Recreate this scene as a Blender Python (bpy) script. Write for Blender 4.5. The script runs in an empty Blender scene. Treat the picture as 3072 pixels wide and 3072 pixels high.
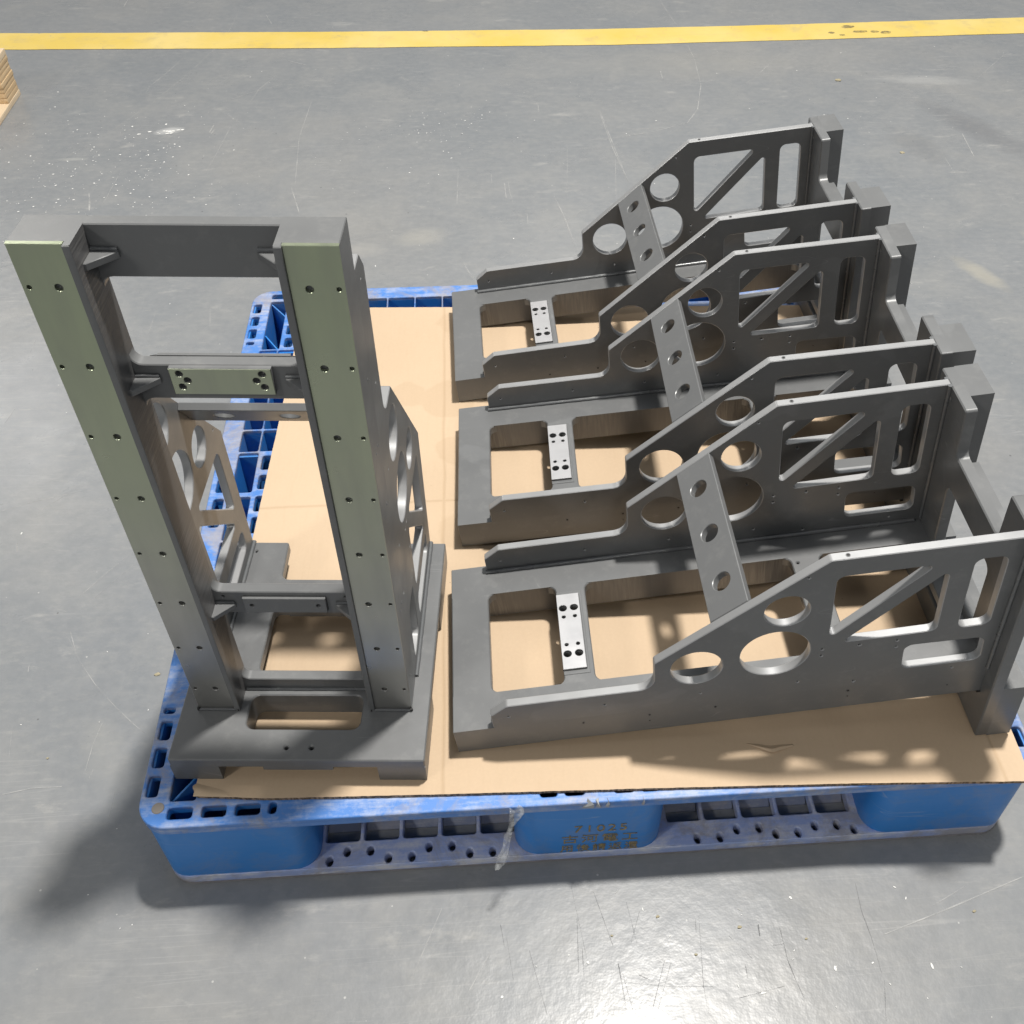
import bpy, bmesh, math, random
from mathutils import Vector, Matrix
from mathutils.geometry import tessellate_polygon, delaunay_2d_cdt
random.seed(7)
SC = bpy.context.scene
COL = SC.collection

# ------------------------------------------------------------------ camera, light, exposure
cam = bpy.data.cameras.new('camera')
cam.sensor_width = 36.0
cam.lens = 3105.3058 / 3072 * 36.0
cam.shift_x = -117.0 / 3072
cam.shift_y = 29.74 / 3072
cam.clip_start, cam.clip_end = 0.02, 200
camo = bpy.data.objects.new('camera', cam)
camo.matrix_world = Matrix(((0.997489, 0.044816, -0.054831, 0.437537), (-0.070312, 0.718992, -0.691452, -0.612498),
                            (0.008435, 0.693572, 0.720338, 1.278357), (0, 0, 0, 1)))
COL.objects.link(camo)
SC.camera = camo

W = bpy.data.worlds.new('World')
SC.world = W
W.use_nodes = True
bg = W.node_tree.nodes['Background']
bg.inputs['Color'].default_value = (0.88, 0.94, 1.0, 1)
bg.inputs['Strength'].default_value = 0.185


def lamp(name, loc, power, radius, col=(1.0, 0.96, 0.90)):
    l = bpy.data.lights.new(name, 'POINT')
    l.energy = power
    l.shadow_soft_size = radius
    l.color = col
    o = bpy.data.objects.new(name, l)
    o.location = loc
    COL.objects.link(o)


lamp('high_bay_or_fill_lamp', (1.2, 0.93, 4.75), 1340, 0.155)
lamp('high_bay_or_fill_lamp', (-4.0, -3.2, 4.9), 430, 0.5)  # added fill from front left, lightens the shadow on the left floor
lamp('high_bay_or_fill_lamp', (-3.9, 7.0, 5.0), 220, 0.8)
lamp('high_bay_or_fill_lamp', (1.2, 7.0, 4.9), 140, 0.7)
lamp('high_bay_or_fill_lamp', (0.9, -5.0, 4.9), 150, 0.45)
fill_light = bpy.data.lights.new('overhead_fill', 'AREA')  # added area fill overhead, brightens the upward faces
fill_light.shape, fill_light.size, fill_light.size_y, fill_light.energy, fill_light.color = 'RECTANGLE', 4.0, 9.0, 100, (0.93, 0.97, 1.0)
fill_ob = bpy.data.objects.new('overhead_fill', fill_light)
fill_ob.location = (1.5, 3.2, 7.5)
COL.objects.link(fill_ob)
SC.view_settings.view_transform = 'Standard'
SC.view_settings.look = 'None'
SC.view_settings.exposure = 0.0
SC.view_settings.gamma = 1.0
SC.view_settings.use_curve_mapping = False
SC.render.engine = 'CYCLES'
SC.cycles.use_denoising = True
SC.cycles.max_bounces = 8
SC.cycles.caustics_reflective = False
SC.cycles.caustics_refractive = False

# ------------------------------------------------------------------ node helpers
def mat(name):
    m = bpy.data.materials.new(name)
    m.use_nodes = True
    nt = m.node_tree
    return m, nt, nt.nodes['Principled BSDF']


class N:
    def __init__(s, nt):
        s.nt = nt

    def n(s, typ, ins=None, **kw):
        nd = s.nt.nodes.new(typ)
        for k, v in kw.items():
            setattr(nd, k, v)
        for k, v in (ins or {}).items():
            if isinstance(v, bpy.types.NodeSocket):
                s.nt.links.new(v, nd.inputs[k])
            else:
                nd.inputs[k].default_value = v
        return nd

    def obj(s, scale=(1, 1, 1), loc=(0, 0, 0), rot=(0, 0, 0)):
        t = s.n('ShaderNodeTexCoord')
        return s.n('ShaderNodeMapping', {'Vector': t.outputs['Object'], 'Scale': scale, 'Location': loc, 'Rotation': rot}).outputs[0]

    def noise(s, vec, scale, detail=4, rough=0.55, dist=0.0):
        return s.n('ShaderNodeTexNoise', {'Vector': vec, 'Scale': scale, 'Detail': detail, 'Roughness': rough, 'Distortion': dist}).outputs['Fac']

    def ramp(s, fac, stops):
        r = s.n('ShaderNodeValToRGB', {'Fac': fac})
        cr = r.color_ramp
        while len(cr.elements) < len(stops):
            cr.elements.new(0.5)
        for e, (p, c) in zip(cr.elements, stops):
            e.position = p
            e.color = (c, c, c, 1) if isinstance(c, (int, float)) else (*c, 1)
        return r.outputs['Color']

    def mix(s, fac, a, b, mode='MIX'):
        m = s.n('ShaderNodeMix', data_type='RGBA', blend_type=mode)
        for sock, v in ((m.inputs['Factor'], fac), (m.inputs['A'], a), (m.inputs['B'], b)):
            if isinstance(v, bpy.types.NodeSocket):
                s.nt.links.new(v, sock)
            else:
                sock.default_value = v if isinstance(v, (int, float)) else (*v, 1)
        return m.outputs['Result']

    def math(s, op, a, b=0.0, c=0.0):
        m = s.n('ShaderNodeMath', operation=op)
        for i, v in enumerate((a, b, c)):
            if isinstance(v, bpy.types.NodeSocket):
                s.nt.links.new(v, m.inputs[i])
            else:
                m.inputs[i].default_value = v
        return m.outputs[0]

    def line(s, fac, centre, width):
        """1 on a thin contour of a noise field, 0 elsewhere"""
        d = s.math('ABSOLUTE', s.math('SUBTRACT', fac, centre))
        return s.math('SUBTRACT', 1.0, s.n('ShaderNodeMapRange', {'Value': d, 'From Min': 0.0, 'From Max': width}).outputs[0])

    def sep(s, vec):
        return s.n('ShaderNodeSeparateXYZ', {'Vector': vec}).outputs

    def bump(s, h, strength, dist, normal=None):
        ins = {'Height': h, 'Strength': strength, 'Distance': dist}
        if normal is not None:
            ins['Normal'] = normal
        return s.n('ShaderNodeBump', ins).outputs[0]

    def to(s, sock, val):
        s.nt.links.new(val, sock)


# ------------------------------------------------------------------ materials
def m_floor():
    m, nt, p = mat('floor_paint')
    g = N(nt)
    v = g.obj()
    big = g.noise(v, 0.9, 5, 0.6)
    mid = g.noise(v, 5.0, 6, 0.65, 0.6)
    fine = g.noise(v, 60.0, 4, 0.6)
    base = g.ramp(big, [(0.32, (0.172, 0.186, 0.200)), (0.52, (0.202, 0.211, 0.220)), (0.70, (0.235, 0.234, 0.228))])
    base = g.mix(g.ramp(mid, [(0.45, 0.0), (0.72, 0.35)]), base, (0.30, 0.295, 0.28))
    base = g.mix(g.ramp(g.noise(v, 2.3, 5, 0.6), [(0.55, 0.0), (0.75, 0.4)]), base, (0.19, 0.205, 0.225))
    base = g.mix(g.ramp(fine, [(0.35, 0.0), (0.7, 0.16)]), base, (0.33, 0.33, 0.33))
    # rubbed, pale scuffs
    sc = g.noise(g.obj((1.0, 3.0, 1), rot=(0, 0, 0.5)), 7.0, 6, 0.7, 0.4)
    base = g.mix(g.ramp(sc, [(0.60, 0.0), (0.78, 0.55)]), base, (0.42, 0.41, 0.385))
    hz = g.noise(g.obj((1, 2.4, 1), (3, 1, 0), (0, 0, 0.9)), 26.0, 7, 0.78)
    base = g.mix(g.ramp(hz, [(0.50, 0.0), (0.80, 0.30)]), base, (0.37, 0.36, 0.335))
    hz = g.noise(g.obj((1, 1.6, 1), (8, 2, 0), (0, 0, 2.1)), 17.0, 7, 0.78)
    base = g.mix(g.ramp(hz, [(0.50, 0.0), (0.80, 0.26)]), base, (0.13, 0.14, 0.155))
    # single stains, rubbed patches and one painted lamp glare: x, y, half sizes, turn, colour, strength
    xyz = g.sep(v)
    for (sx, sy, rx, ry, rot, col, k) in [(1.80, 2.02, .05, .20, .5, (.10, .10, .11), .6), (1.60, 1.95, .05, .10, .3, (.12, .12, .125), .4), (1.75, 2.34, .13, .03, -.15, (.42, .42, .41), .6),
                                          (1.55, 1.33, .025, .07, .5, (.46, .42, .32), .6), (1.74, 1.45, .02, .05, .5, (.44, .40, .30), .4), (-.383, 2.126, .035, .018, .3, (.62, .62, .61), .75),
                                          (-.60, 1.98, .04, .008, 0, (.42, .42, .39), .6), (.30, 1.55, .06, .035, .2, (.44, .42, .36), .45), (.16, 1.50, .05, .03, 0, (.42, .40, .36), .4),
                                          (-.45, .95, .10, .25, .2, (.33, .34, .36), .4), (.62, -.13, .010, .010, 0, (.12, .12, .12), .6), (.66, -.16, .012, .009, 0, (.12, .12, .12), .6),  # the large pale patch paints in a lamp's glare on the floor
                                          (.60, -.175, .008, .008, 0, (.12, .12, .12), .6), (.73, -.10, .007, .007, 0, (.14, .14, .15), .5), (-.12, .20, .03, .06, .4, (.36, .35, .32), .35), (1.05, 2.5, .3, .12, 0, (.30, .29, .26), .35)]:
        dx, dy = g.math('SUBTRACT', xyz[0], sx), g.math('SUBTRACT', xyz[1], sy)
        u = g.math('DIVIDE', g.math('ADD', g.math('MULTIPLY', dx, math.cos(rot)), g.math('MULTIPLY', dy, math.sin(rot))), rx)
        w = g.math('DIVIDE', g.math('SUBTRACT', g.math('MULTIPLY', dy, math.cos(rot)), g.math('MULTIPLY', dx, math.sin(rot))), ry)
        d = g.math('ADD', g.math('MULTIPLY', u, u), g.math('MULTIPLY', w, w))
        d = g.math('ADD', d, g.math('MULTIPLY', g.math('SUBTRACT', sc, 0.5), 2.6))
        base = g.mix(g.n('ShaderNodeMapRange', {'Value': d, 'From Min': .0, 'From Max': 1.5, 'To Min': k * .55, 'To Max': 0.0}).outputs[0], base, col)
    # straight hairline scratches running several ways
    tot = None
    for k, (sx, sy, rot, scale) in enumerate([(1, 34, 0.35, 0.9), (1, 40, 1.25, 0.8), (1, 36, 2.2, 0.9), (1, 30, 2.8, 1.1), (1, 44, 1.75, 0.8)]):
        f = g.noise(g.obj((sx, sy, 1), (k * 3.1, k * 1.7, 0), (0, 0, rot)), scale, 1, 0.3, 0.0)
        l = g.line(f, 0.5, 0.006)
        l = g.math('MULTIPLY', l, g.ramp(g.noise(v, 2.6 + k * .7, 3), [(0.54, 0.0), (0.66, 1.0)]))
        tot = l if tot is None else g.math('MAXIMUM', tot, l)
    base = g.mix(g.math('MULTIPLY', tot, 0.17), base, (0.47, 0.465, 0.45))
    # tiny pale specks and dark specks
    vo = g.n('ShaderNodeTexVoronoi', {'Vector': v, 'Scale': 38.0, 'Randomness': 1.0})
    sp = g.math('MULTIPLY', g.math('LESS_THAN', vo.outputs['Distance'], 0.055), g.math('GREATER_THAN', g.sep(vo.outputs['Color'])[0], 0.80))
    base = g.mix(g.math('MULTIPLY', sp, 0.6), base, (0.5, 0.5, 0.48))
    vd = g.n('ShaderNodeTexVoronoi', {'Vector': g.obj(loc=(3.3, 1.2, 0)), 'Scale': 30.0, 'Randomness': 1.0})
    dk = g.math('MULTIPLY', g.math('LESS_THAN', vd.outputs['Distance'], 0.06), g.math('GREATER_THAN', g.sep(vd.outputs['Color'])[1], 0.86))
    base = g.mix(g.math('MULTIPLY', dk, 0.6), base, (0.08, 0.08, 0.085))
    g.to(p.inputs['Base Color'], base)
    rough = g.ramp(g.noise(v, 6.0, 5, 0.65), [(0.3, 0.24), (0.7, 0.36)])
    g.to(p.inputs['Roughness'], rough)
    p.inputs['Specular IOR Level'].default_value = 0.27
    h = g.math('MULTIPLY', g.noise(v, 25.0, 4, 0.6), 0.9)
    h = g.math('ADD', h, g.math('MULTIPLY', g.noise(v, 120.0, 4, 0.7, 0.5), 0.06))
    g.to(p.inputs['Normal'], g.bump(h, 0.22, 0.004))
    return m


def m_yellow():
    m, nt, p = mat('yellow_line_paint')
    g = N(nt)
    v = g.obj()
    c = g.ramp(g.noise(v, 3.0, 4, 0.6), [(0.35, (0.64, 0.47, 0.10)), (0.65, (0.68, 0.53, 0.19))])
    c = g.mix(g.ramp(g.noise(v, 14.0, 6, 0.7), [(0.52, 0.0), (0.76, 0.65)]), c, (0.45, 0.36, 0.18))
    chip = g.noise(g.obj((1, 1.4, 1), (2, 5, 0)), 9.0, 7, 0.75)
    c = g.mix(g.ramp(chip, [(0.66, 0.0), (0.69, 0.75)]), c, (0.27, 0.26, 0.24))
    c = g.mix(g.math('MULTIPLY', g.line(g.noise(g.obj((1, 8, 1), rot=(0, 0, 1.0)), 1.6, 2, 0.4, 0.2), 0.5, 0.002), 0.5), c, (0.35, 0.3, 0.2))
    g.to(p.inputs['Base Color'], c)
    p.inputs['Roughness'].default_value = 0.5
    return m


def m_steel(name='grey_paint', base=(0.143, 0.147, 0.150), metallic=0.14, rough=0.35, patches=True):
    m, nt, p = mat(name)
    g = N(nt)
    rnd = g.math('MULTIPLY', g.n('ShaderNodeObjectInfo').outputs['Random'], 37.0)
    v = g.n('ShaderNodeVectorMath', {0: g.obj(), 1: rnd}, operation='ADD').outputs[0]     # every piece wears its own marks
    n1 = g.noise(v, 9.0, 4, 0.55)
    c = g.mix(g.ramp(n1, [(0.35, 0.0), (0.7, 0.22)]), base, tuple(b * 1.25 for b in base))
    if patches:
        n2 = g.noise(v, 6.0, 3, 0.5, 0.7)
        c = g.mix(g.ramp(n2, [(0.585, 0.0), (0.605, 0.22)]), c, tuple(b * 1.6 for b in base))
    du = g.noise(v, 38.0, 7, 0.75)          # dust and handling marks
    c = g.mix(g.ramp(du, [(0.52, 0.0), (0.75, 0.22)]), c, (0.30, 0.30, 0.29))
    hl = g.line(g.noise(g.obj((1, 22, 3), (1, 4, 2), (0.3, 0.5, 0.9)), 2.0, 1, 0.3), 0.5, 0.004)
    hl = g.math('MULTIPLY', hl, g.ramp(g.noise(v, 11.0, 3), [(0.56, 0.0), (0.64, 0.5)]))
    c = g.mix(hl, c, (0.32, 0.32, 0.32))
    g.to(p.inputs['Base Color'], c)
    p.inputs['Metallic'].default_value = metallic
    g.to(p.inputs['Roughness'], g.ramp(g.noise(v, 14.0, 4, 0.6), [(0.3, rough - 0.05), (0.7, rough + 0.07)]))
    g.to(p.inputs['Normal'], g.bump(g.noise(v, 320.0, 2, 0.5), 0.06, 0.0006))
    return m


def m_milled():
    """inner column faces: tool marks running front to back"""
    m, nt, p = mat('milled_paint')
    g = N(nt)
    v = g.obj((1, 0.06, 1))
    mask = g.ramp(g.noise(g.obj(), 8.0, 2), [(0.42, 0.15), (0.6, 1.0)])
    ln = g.noise(v, 330.0, 2, 0.6)
    c = g.mix(g.math('MULTIPLY', g.ramp(ln, [(0.42, 0.0), (0.65, 0.8)]), mask), (0.115, 0.115, 0.117), (0.185, 0.183, 0.178))
    g.to(p.inputs['Base Color'], c)
    p.inputs['Metallic'].default_value = 0.3
    p.inputs['Roughness'].default_value = 0.36
    g.to(p.inputs['Normal'], g.bump(g.math('MULTIPLY', ln, mask), 0.5, 0.0012))
    return m


def m_bare(name, c0, c1, rough, metallic=0.9, reflect_tint=None):
    m, nt, p = mat(name)
    g = N(nt)
    v = g.obj()
    c = g.mix(g.ramp(g.noise(v, 7.0, 4, 0.6), [(0.3, 0.0), (0.7, 1.0)]), c0, c1)
    if reflect_tint:            # painted reflection of a green floor, stronger towards the top end
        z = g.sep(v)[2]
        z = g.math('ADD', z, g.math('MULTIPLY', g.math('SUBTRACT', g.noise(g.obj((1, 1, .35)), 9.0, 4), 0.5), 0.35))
        c = g.mix(g.ramp(z, [(0.12, 0.0), (0.34, 0.55), (0.56, 1.0)]), c, reflect_tint)
    c = g.mix(g.ramp(g.noise(g.obj((1, 1, 0.15)), 30.0, 3, 0.6), [(0.45, 0.0), (0.8, 0.35)]), c, tuple(x * 0.7 for x in c0))
    g.to(p.inputs['Base Color'], c)
    p.inputs['Metallic'].default_value = metallic
    g.to(p.inputs['Roughness'], g.ramp(g.noise(v, 18.0, 5, 0.6), [(0.3, rough - 0.06), (0.7, rough + 0.08)]))
    g.to(p.inputs['Normal'], g.bump(g.noise(v, 500.0, 2), 0.05, 0.0004))
    return m


def m_blue(name, base, worn, wear, rough=0.42):
    m, nt, p = mat(name)
    g = N(nt)
    v = g.obj()
    c = g.mix(g.ramp(g.noise(v, 3.5, 3), [(0.35, 0.0), (0.7, 0.5)]), base, tuple(x * 1.25 for x in base))
    n1 = g.math('ADD', g.math('MULTIPLY', g.noise(v, 30.0, 8, 0.75), 0.5), g.math('MULTIPLY', g.noise(g.obj((0.12, 1, 1), rot=(0, 0, 0.12)), 70.0, 6, 0.7), 0.5))
    c = g.mix(g.ramp(n1, [(0.63 - 0.17 * wear, 0.0), (0.78 - 0.17 * wear, wear)]), c, worn)
    n2 = g.noise(g.obj((1, 1, 1), (4, 2, 0)), 11.0, 7, 0.75, 0.5)
    c = g.mix(g.ramp(n2, [(0.49, 0.0), (0.62, 0.65 * wear)]), c, (0.30, 0.27, 0.25))
    c = g.mix(g.ramp(g.noise(g.obj((1, 1, 1), (1, 7, 0)), 8.0, 6, 0.7), [(0.62, 0.0), (0.78, 0.6 * wear)]), c, (0.20, 0.165, 0.11))
    l = g.line(g.noise(g.obj((1, 1, 9), (2, 0, 0), (0.1, 0.05, 0.2)), 3.0, 2, 0.4, 0.2), 0.5, 0.004)
    l = g.math('MULTIPLY', l, g.ramp(g.noise(v, 9.0, 2), [(0.5, 0.0), (0.6, 0.55)]))
    c = g.mix(l, c, (0.30, 0.38, 0.55))
    g.to(p.inputs['Base Color'], c)
    g.to(p.inputs['Roughness'], g.ramp(n1, [(0.3, rough - 0.06), (0.7, rough + 0.15)]))
    bv = g.n('ShaderNodeBevel', {'Radius': 0.002}, samples=4).outputs[0]
    g.to(p.inputs['Normal'], g.bump(n1, 0.25 * wear + 0.05, 0.002, bv))
    return m


def m_card():
    m, nt, p = mat('kraft_cardboard')
    g = N(nt)
    v = g.obj()
    c = g.mix(g.ramp(g.noise(v, 2.0, 4), [(0.3, 0.0), (0.7, 1.0)]), (0.475, 0.358, 0.243), (0.525, 0.402, 0.280))
    fl = g.noise(g.obj((1, 0.12, 1)), 190.0, 2, 0.6)           # flute lines showing faintly
    c = g.mix(g.ramp(fl, [(0.5, 0.0), (0.8, 0.10)]), c, (0.40, 0.28, 0.17))
    c = g.mix(g.ramp(g.noise(v, 260.0, 2), [(0.4, 0.0), (0.8, 0.12)]), c, (0.66, 0.50, 0.33))
    # damp rings beside the left ends of the lying frames, and a wandering stain
    xyz = g.sep(v)
    st = None
    nz = g.math('MULTIPLY', g.math('SUBTRACT', g.noise(v, 14.0, 3), 0.5), 0.05)
    for (sx, sy, r) in [(0.385, 0.635, 0.034), (0.385, 0.455, 0.034), (0.385, 0.985, 0.036), (0.372, 0.765, 0.05), (0.30, 0.775, 0.035), (0.405, 0.30, 0.02)]:
        d = g.math('SQRT', g.math('ADD', g.math('POWER', g.math('SUBTRACT', xyz[0], sx), 2.0), g.math('POWER', g.math('SUBTRACT', xyz[1], sy), 2.0)))
        d = g.math('ADD', d, nz)
        k = g.n('ShaderNodeMapRange', {'Value': d, 'From Min': r - 0.003, 'From Max': r + 0.002, 'To Min': 1.0, 'To Max': 0.0}).outputs[0]
        st = k if st is None else g.math('MAXIMUM', st, k)
    c = g.mix(g.math('MULTIPLY', st, 0.26), c, (0.40, 0.29, 0.185))
    # crease lines
    w = g.math('MULTIPLY', g.math('SUBTRACT', g.noise(v, 9.0, 2), 0.5), 0.006)
    cr = None
    for axis, pos in ((0, 0.362), (0, 1.046), (1, 0.52)):
        d = g.math('ABSOLUTE', g.math('SUBTRACT', g.math('ADD', xyz[axis], w), pos))
        k = g.n('ShaderNodeMapRange', {'Value': d, 'From Min': 0.0, 'From Max': 0.0035, 'To Min': 1.0, 'To Max': 0.0}).outputs[0]
        cr = k if cr is None else g.math('MAXIMUM', cr, k)
    c = g.mix(g.math('MULTIPLY', cr, 0.30), c, (0.34, 0.23, 0.13))
    vd = g.n('ShaderNodeTexVoronoi', {'Vector': v, 'Scale': 45.0, 'Randomness': 1.0})
    dk = g.math('MULTIPLY', g.math('LESS_THAN', vd.outputs['Distance'], 0.035), g.math('GREATER_THAN', g.sep(vd.outputs['Color'])[1], 0.88))
    c = g.mix(g.math('MULTIPLY', dk, 0.6), c, (0.10, 0.07, 0.05))
    g.to(p.inputs['Base Color'], c)
    p.inputs['Roughness'].default_value = 0.72
    p.inputs['Specular IOR Level'].default_value = 0.25
    h = g.math('ADD', g.math('MULTIPLY', fl, 0.05), g.math('MULTIPLY', cr, -0.6))
    h = g.math('ADD', h, g.math('MULTIPLY', g.noise(v, 6.0, 4), 1.8))
    g.to(p.inputs['Normal'], g.bump(h, 0.35, 0.004))
    return m


def m_card_edge():
    m, nt, p = mat('corrugated_edge')
    g = N(nt)
    c = g.mix(g.ramp(g.noise(g.obj((1, 1, 0.3)), 240.0, 2), [(0.42, 0.0), (0.6, 1.0)]), (0.11, 0.075, 0.045), (0.34, 0.235, 0.15))
    g.to(p.inputs['Base Color'], c)
    p.inputs['Roughness'].default_value = 0.9
    return m


def m_wood(name, c0, c1, rot=(0, 0, 0)):
    m, nt, p = mat(name)
    g = N(nt)
    f = g.noise(g.obj((12, 0.6, 12), rot=rot), 14.0, 5, 0.65, 0.3)
    c = g.mix(g.ramp(f, [(0.3, 0.0), (0.7, 1.0)]), c0, c1)
    g.to(p.inputs['Base Color'], c)
    p.inputs['Roughness'].default_value = 0.75
    g.to(p.inputs['Normal'], g.bump(f, 0.4, 0.003))
    return m


def m_plain(name, c, rough=0.5, metallic=0.0):
    m, nt, p = mat(name)
    g = N(nt)
    cc = g.mix(g.ramp(g.noise(g.obj(), 40.0, 3), [(0.3, 0.0), (0.7, 1.0)]), tuple(x * 0.85 for x in c), tuple(x * 1.12 for x in c))
    g.to(p.inputs['Base Color'], cc)
    p.inputs['Roughness'].default_value = rough
    p.inputs['Metallic'].default_value = metallic
    return m


def m_faint(name, c, cover, scale=60.0):
    """worn print or scratch: noise leaves gaps in it"""
    m, nt, p = mat(name)
    g = N(nt)
    p.inputs['Base Color'].default_value = (*c, 1)
    p.inputs['Roughness'].default_value = 0.65
    g.to(p.inputs['Alpha'], g.ramp(g.noise(g.obj(), scale, 4, 0.7), [(0.30, cover[0]), (0.62, cover[1])]))
    return m


def m_film():
    m, nt, p = mat('clear_film')
    p.inputs['Base Color'].default_value = (0.62, 0.64, 0.65, 1)
    p.inputs['Roughness'].default_value = 0.12
    g = N(nt)
    g.to(p.inputs['Alpha'], g.ramp(g.noise(g.obj(), 70.0, 4, 0.7), [(0.35, 0.04), (0.70, 0.42)]))
    g.to(p.inputs['Normal'], g.bump(g.noise(g.obj(), 130.0, 3), 0.7, 0.004))
    return m


M_FLOOR, M_YEL = m_floor(), m_yellow()
M_PAINT = m_steel()
M_SMOOTH = m_steel('smooth_grey_paint', patches=False)
M_WELD = m_steel('weld_paint', base=(0.13, 0.135, 0.14), rough=0.25, patches=False)
M_MILL = m_milled()
M_CUT = m_steel('laser_cut_edge', base=(0.34, 0.345, 0.35), metallic=0.45, rough=0.38, patches=False)
M_RAIL = m_bare('reflection_tinted_steel', (0.38, 0.38, 0.365), (0.45, 0.445, 0.425), 0.32, 0.86, (0.44, 0.49, 0.345))  # green tint paints a floor reflection into the machined faces
M_SILVER = m_bare('bright_machined_steel', (0.44, 0.44, 0.45), (0.55, 0.55, 0.56), 0.36, 0.6)
M_DARK = m_plain('dark_bore', (0.02, 0.02, 0.02), 0.6, 0.3)
M_BLUE = m_blue('blue_plastic', (0.024, 0.185, 0.53), (0.11, 0.27, 0.55), 0.30, 0.38)
M_BLUEW = m_blue('worn_blue_plastic', (0.060, 0.185, 0.50), (0.34, 0.40, 0.55), 1.0, 0.40)
M_BLUEB = m_blue('scuffed_bottom_plastic', (0.30, 0.38, 0.64), (0.62, 0.63, 0.69), 1.0, 0.45)
M_CELL = m_blue('lit_cell_plastic', (0.16, 0.19, 0.28), (0.34, 0.35, 0.38), 0.8, 0.6)  # lighter tone paints light onto the far walls of the cells
M_CARD, M_EDGE = m_card(), m_card_edge()
M_PRINT = m_faint('faded_gold_print', (0.30, 0.235, 0.11), (0.35, 1.0), 120.0)
M_SCR = m_faint('pale_scratch', (0.47, 0.47, 0.46), (0.03, 0.72), 25.0)
M_SCRD = m_faint('dark_scratch', (0.08, 0.08, 0.085), (0.0, 0.62), 40.0)
M_DROP = m_plain('white_paint_spots', (0.72, 0.72, 0.70), 0.5)
M_FILM = m_film()
M_WOOD = m_wood('pale_wood', (0.50, 0.34, 0.18), (0.66, 0.50, 0.31))
M_WOODL = m_wood('board_wood', (0.60, 0.46, 0.30), (0.72, 0.60, 0.44))

# ------------------------------------------------------------------ object helpers
def link(name, me, mats, parent=None):
    for m in (mats if isinstance(mats, (list, tuple)) else [mats]):
        me.materials.append(m)
    o = bpy.data.objects.new(name, me)
    COL.objects.link(o)
    if parent is not None:
        o.parent = parent
    return o


def from_bm(name, bm, mats, parent=None, smooth=True, face_mat=None, angle=0.6):
    bmesh.ops.remove_doubles(bm, verts=bm.verts[:], dist=1e-6)
    bmesh.ops.recalc_face_normals(bm, faces=bm.faces[:])
    if face_mat:
        bm.normal_update()
        for f in bm.faces:
            f.material_index = face_mat(f.calc_center_median(), f.normal)
    me = bpy.data.meshes.new(name)
    bm.to_mesh(me)
    bm.free()
    if smooth:
        me.polygons.foreach_set('use_smooth', [True] * len(me.polygons))
        me.set_sharp_from_angle(angle=angle)
    return link(name, me, mats, parent)


def empty(name, label, cat, M=None, group=None):
    o = bpy.data.objects.new(name, None)
    o.empty_display_size = 0.05
    COL.objects.link(o)
    if M is not None:
        o.matrix_world = M
    o['label'], o['category'] = label, cat
    if group:
        o['group'] = group
    return o


def tag(o, label=None, cat=None, kind=None, group=None):
    for k, v in (('label', label), ('category', cat), ('kind', kind), ('group', group)):
        if v:
            o[k] = v
    return o


def area2(p):
    return sum(p[i][0] * p[(i + 1) % len(p)][1] - p[(i + 1) % len(p)][0] * p[i][1] for i in range(len(p)))


def fillet(poly, r, seg=5):
    """round the corners of a polygon; r is one radius or one per corner"""
    n = len(poly)
    rr = r if isinstance(r, (list, tuple)) else [r] * n
    out = []
    for i in range(n):
        p = Vector(poly[i])
        a, b = Vector(poly[i - 1]), Vector(poly[(i + 1) % n])
        if rr[i] <= 0:
            out.append((p.x, p.y))
            continue
        d1, d2 = (a - p).normalized(), (b - p).normalized()
        half = d1.angle(d2) / 2
        t = min(rr[i] / math.tan(half), 0.49 * (a - p).length, 0.49 * (b - p).length)
        rad = t * math.tan(half)
        c = p + (d1 + d2).normalized() * (rad / math.sin(half))
        s, e = p + d1 * t - c, p + d2 * t - c
        a0 = math.atan2(s.y, s.x)
        da = (math.atan2(e.y, e.x) - a0 + math.pi) % (2 * math.pi) - math.pi
        for k in range(seg + 1):
            ang = a0 + da * k / seg
            out.append((c.x + rad * math.cos(ang), c.y + rad * math.sin(ang)))
    return out


def rect(x0, y0, x1, y1, r=0.0, seg=5):
    p = [(x0, y0), (x1, y0), (x1, y1), (x0, y1)]
    return fillet(p, r, seg) if r else p


def circ(x, y, r, n=24, ry=None):
    return [(x + r * math.cos(2 * math.pi * k / n), y + (ry or r) * math.sin(2 * math.pi * k / n)) for k in range(n)]


def offset(p, d, keep=None):
    """inset a loop by d; edges for which keep(mid x, mid y) is true stay where they are"""
    n = len(p)
    out = []
    if keep:
        de = [0.0 if keep((p[i][0] + p[(i + 1) % n][0]) / 2, (p[i][1] + p[(i + 1) % n][1]) / 2) else d for i in range(n)]
        for i in range(n):
            a, b, c = Vector(p[i - 1]), Vector(p[i]), Vector(p[(i + 1) % n])
            u, v = (b - a).normalized(), (c - b).normalized()
            n1, n2 = Vector((-u.y, u.x)), Vector((-v.y, v.x))
            d1, d2 = de[i - 1], de[i]
            den = u.x * v.y - u.y * v.x
            if abs(den) < 0.05:
                q = b + n1 * ((d1 + d2) / 2)
            else:
                w = n2 * d2 - n1 * d1
                q = b + n1 * d1 + u * ((w.x * v.y - w.y * v.x) / den)
            out.append((q.x, q.y))
        return out
    for i in range(n):
        a, b, c = Vector(p[i - 1]), Vector(p[i]), Vector(p[(i + 1) % n])
        u, v = (b - a).normalized(), (c - b).normalized()
        n1, n2 = Vector((-u.y, u.x)), Vector((-v.y, v.x))
        q = b + (n1 + n2) * (d / max(0.3, 1 + n1.dot(n2)))
        out.append((q.x, q.y))
    return out


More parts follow.
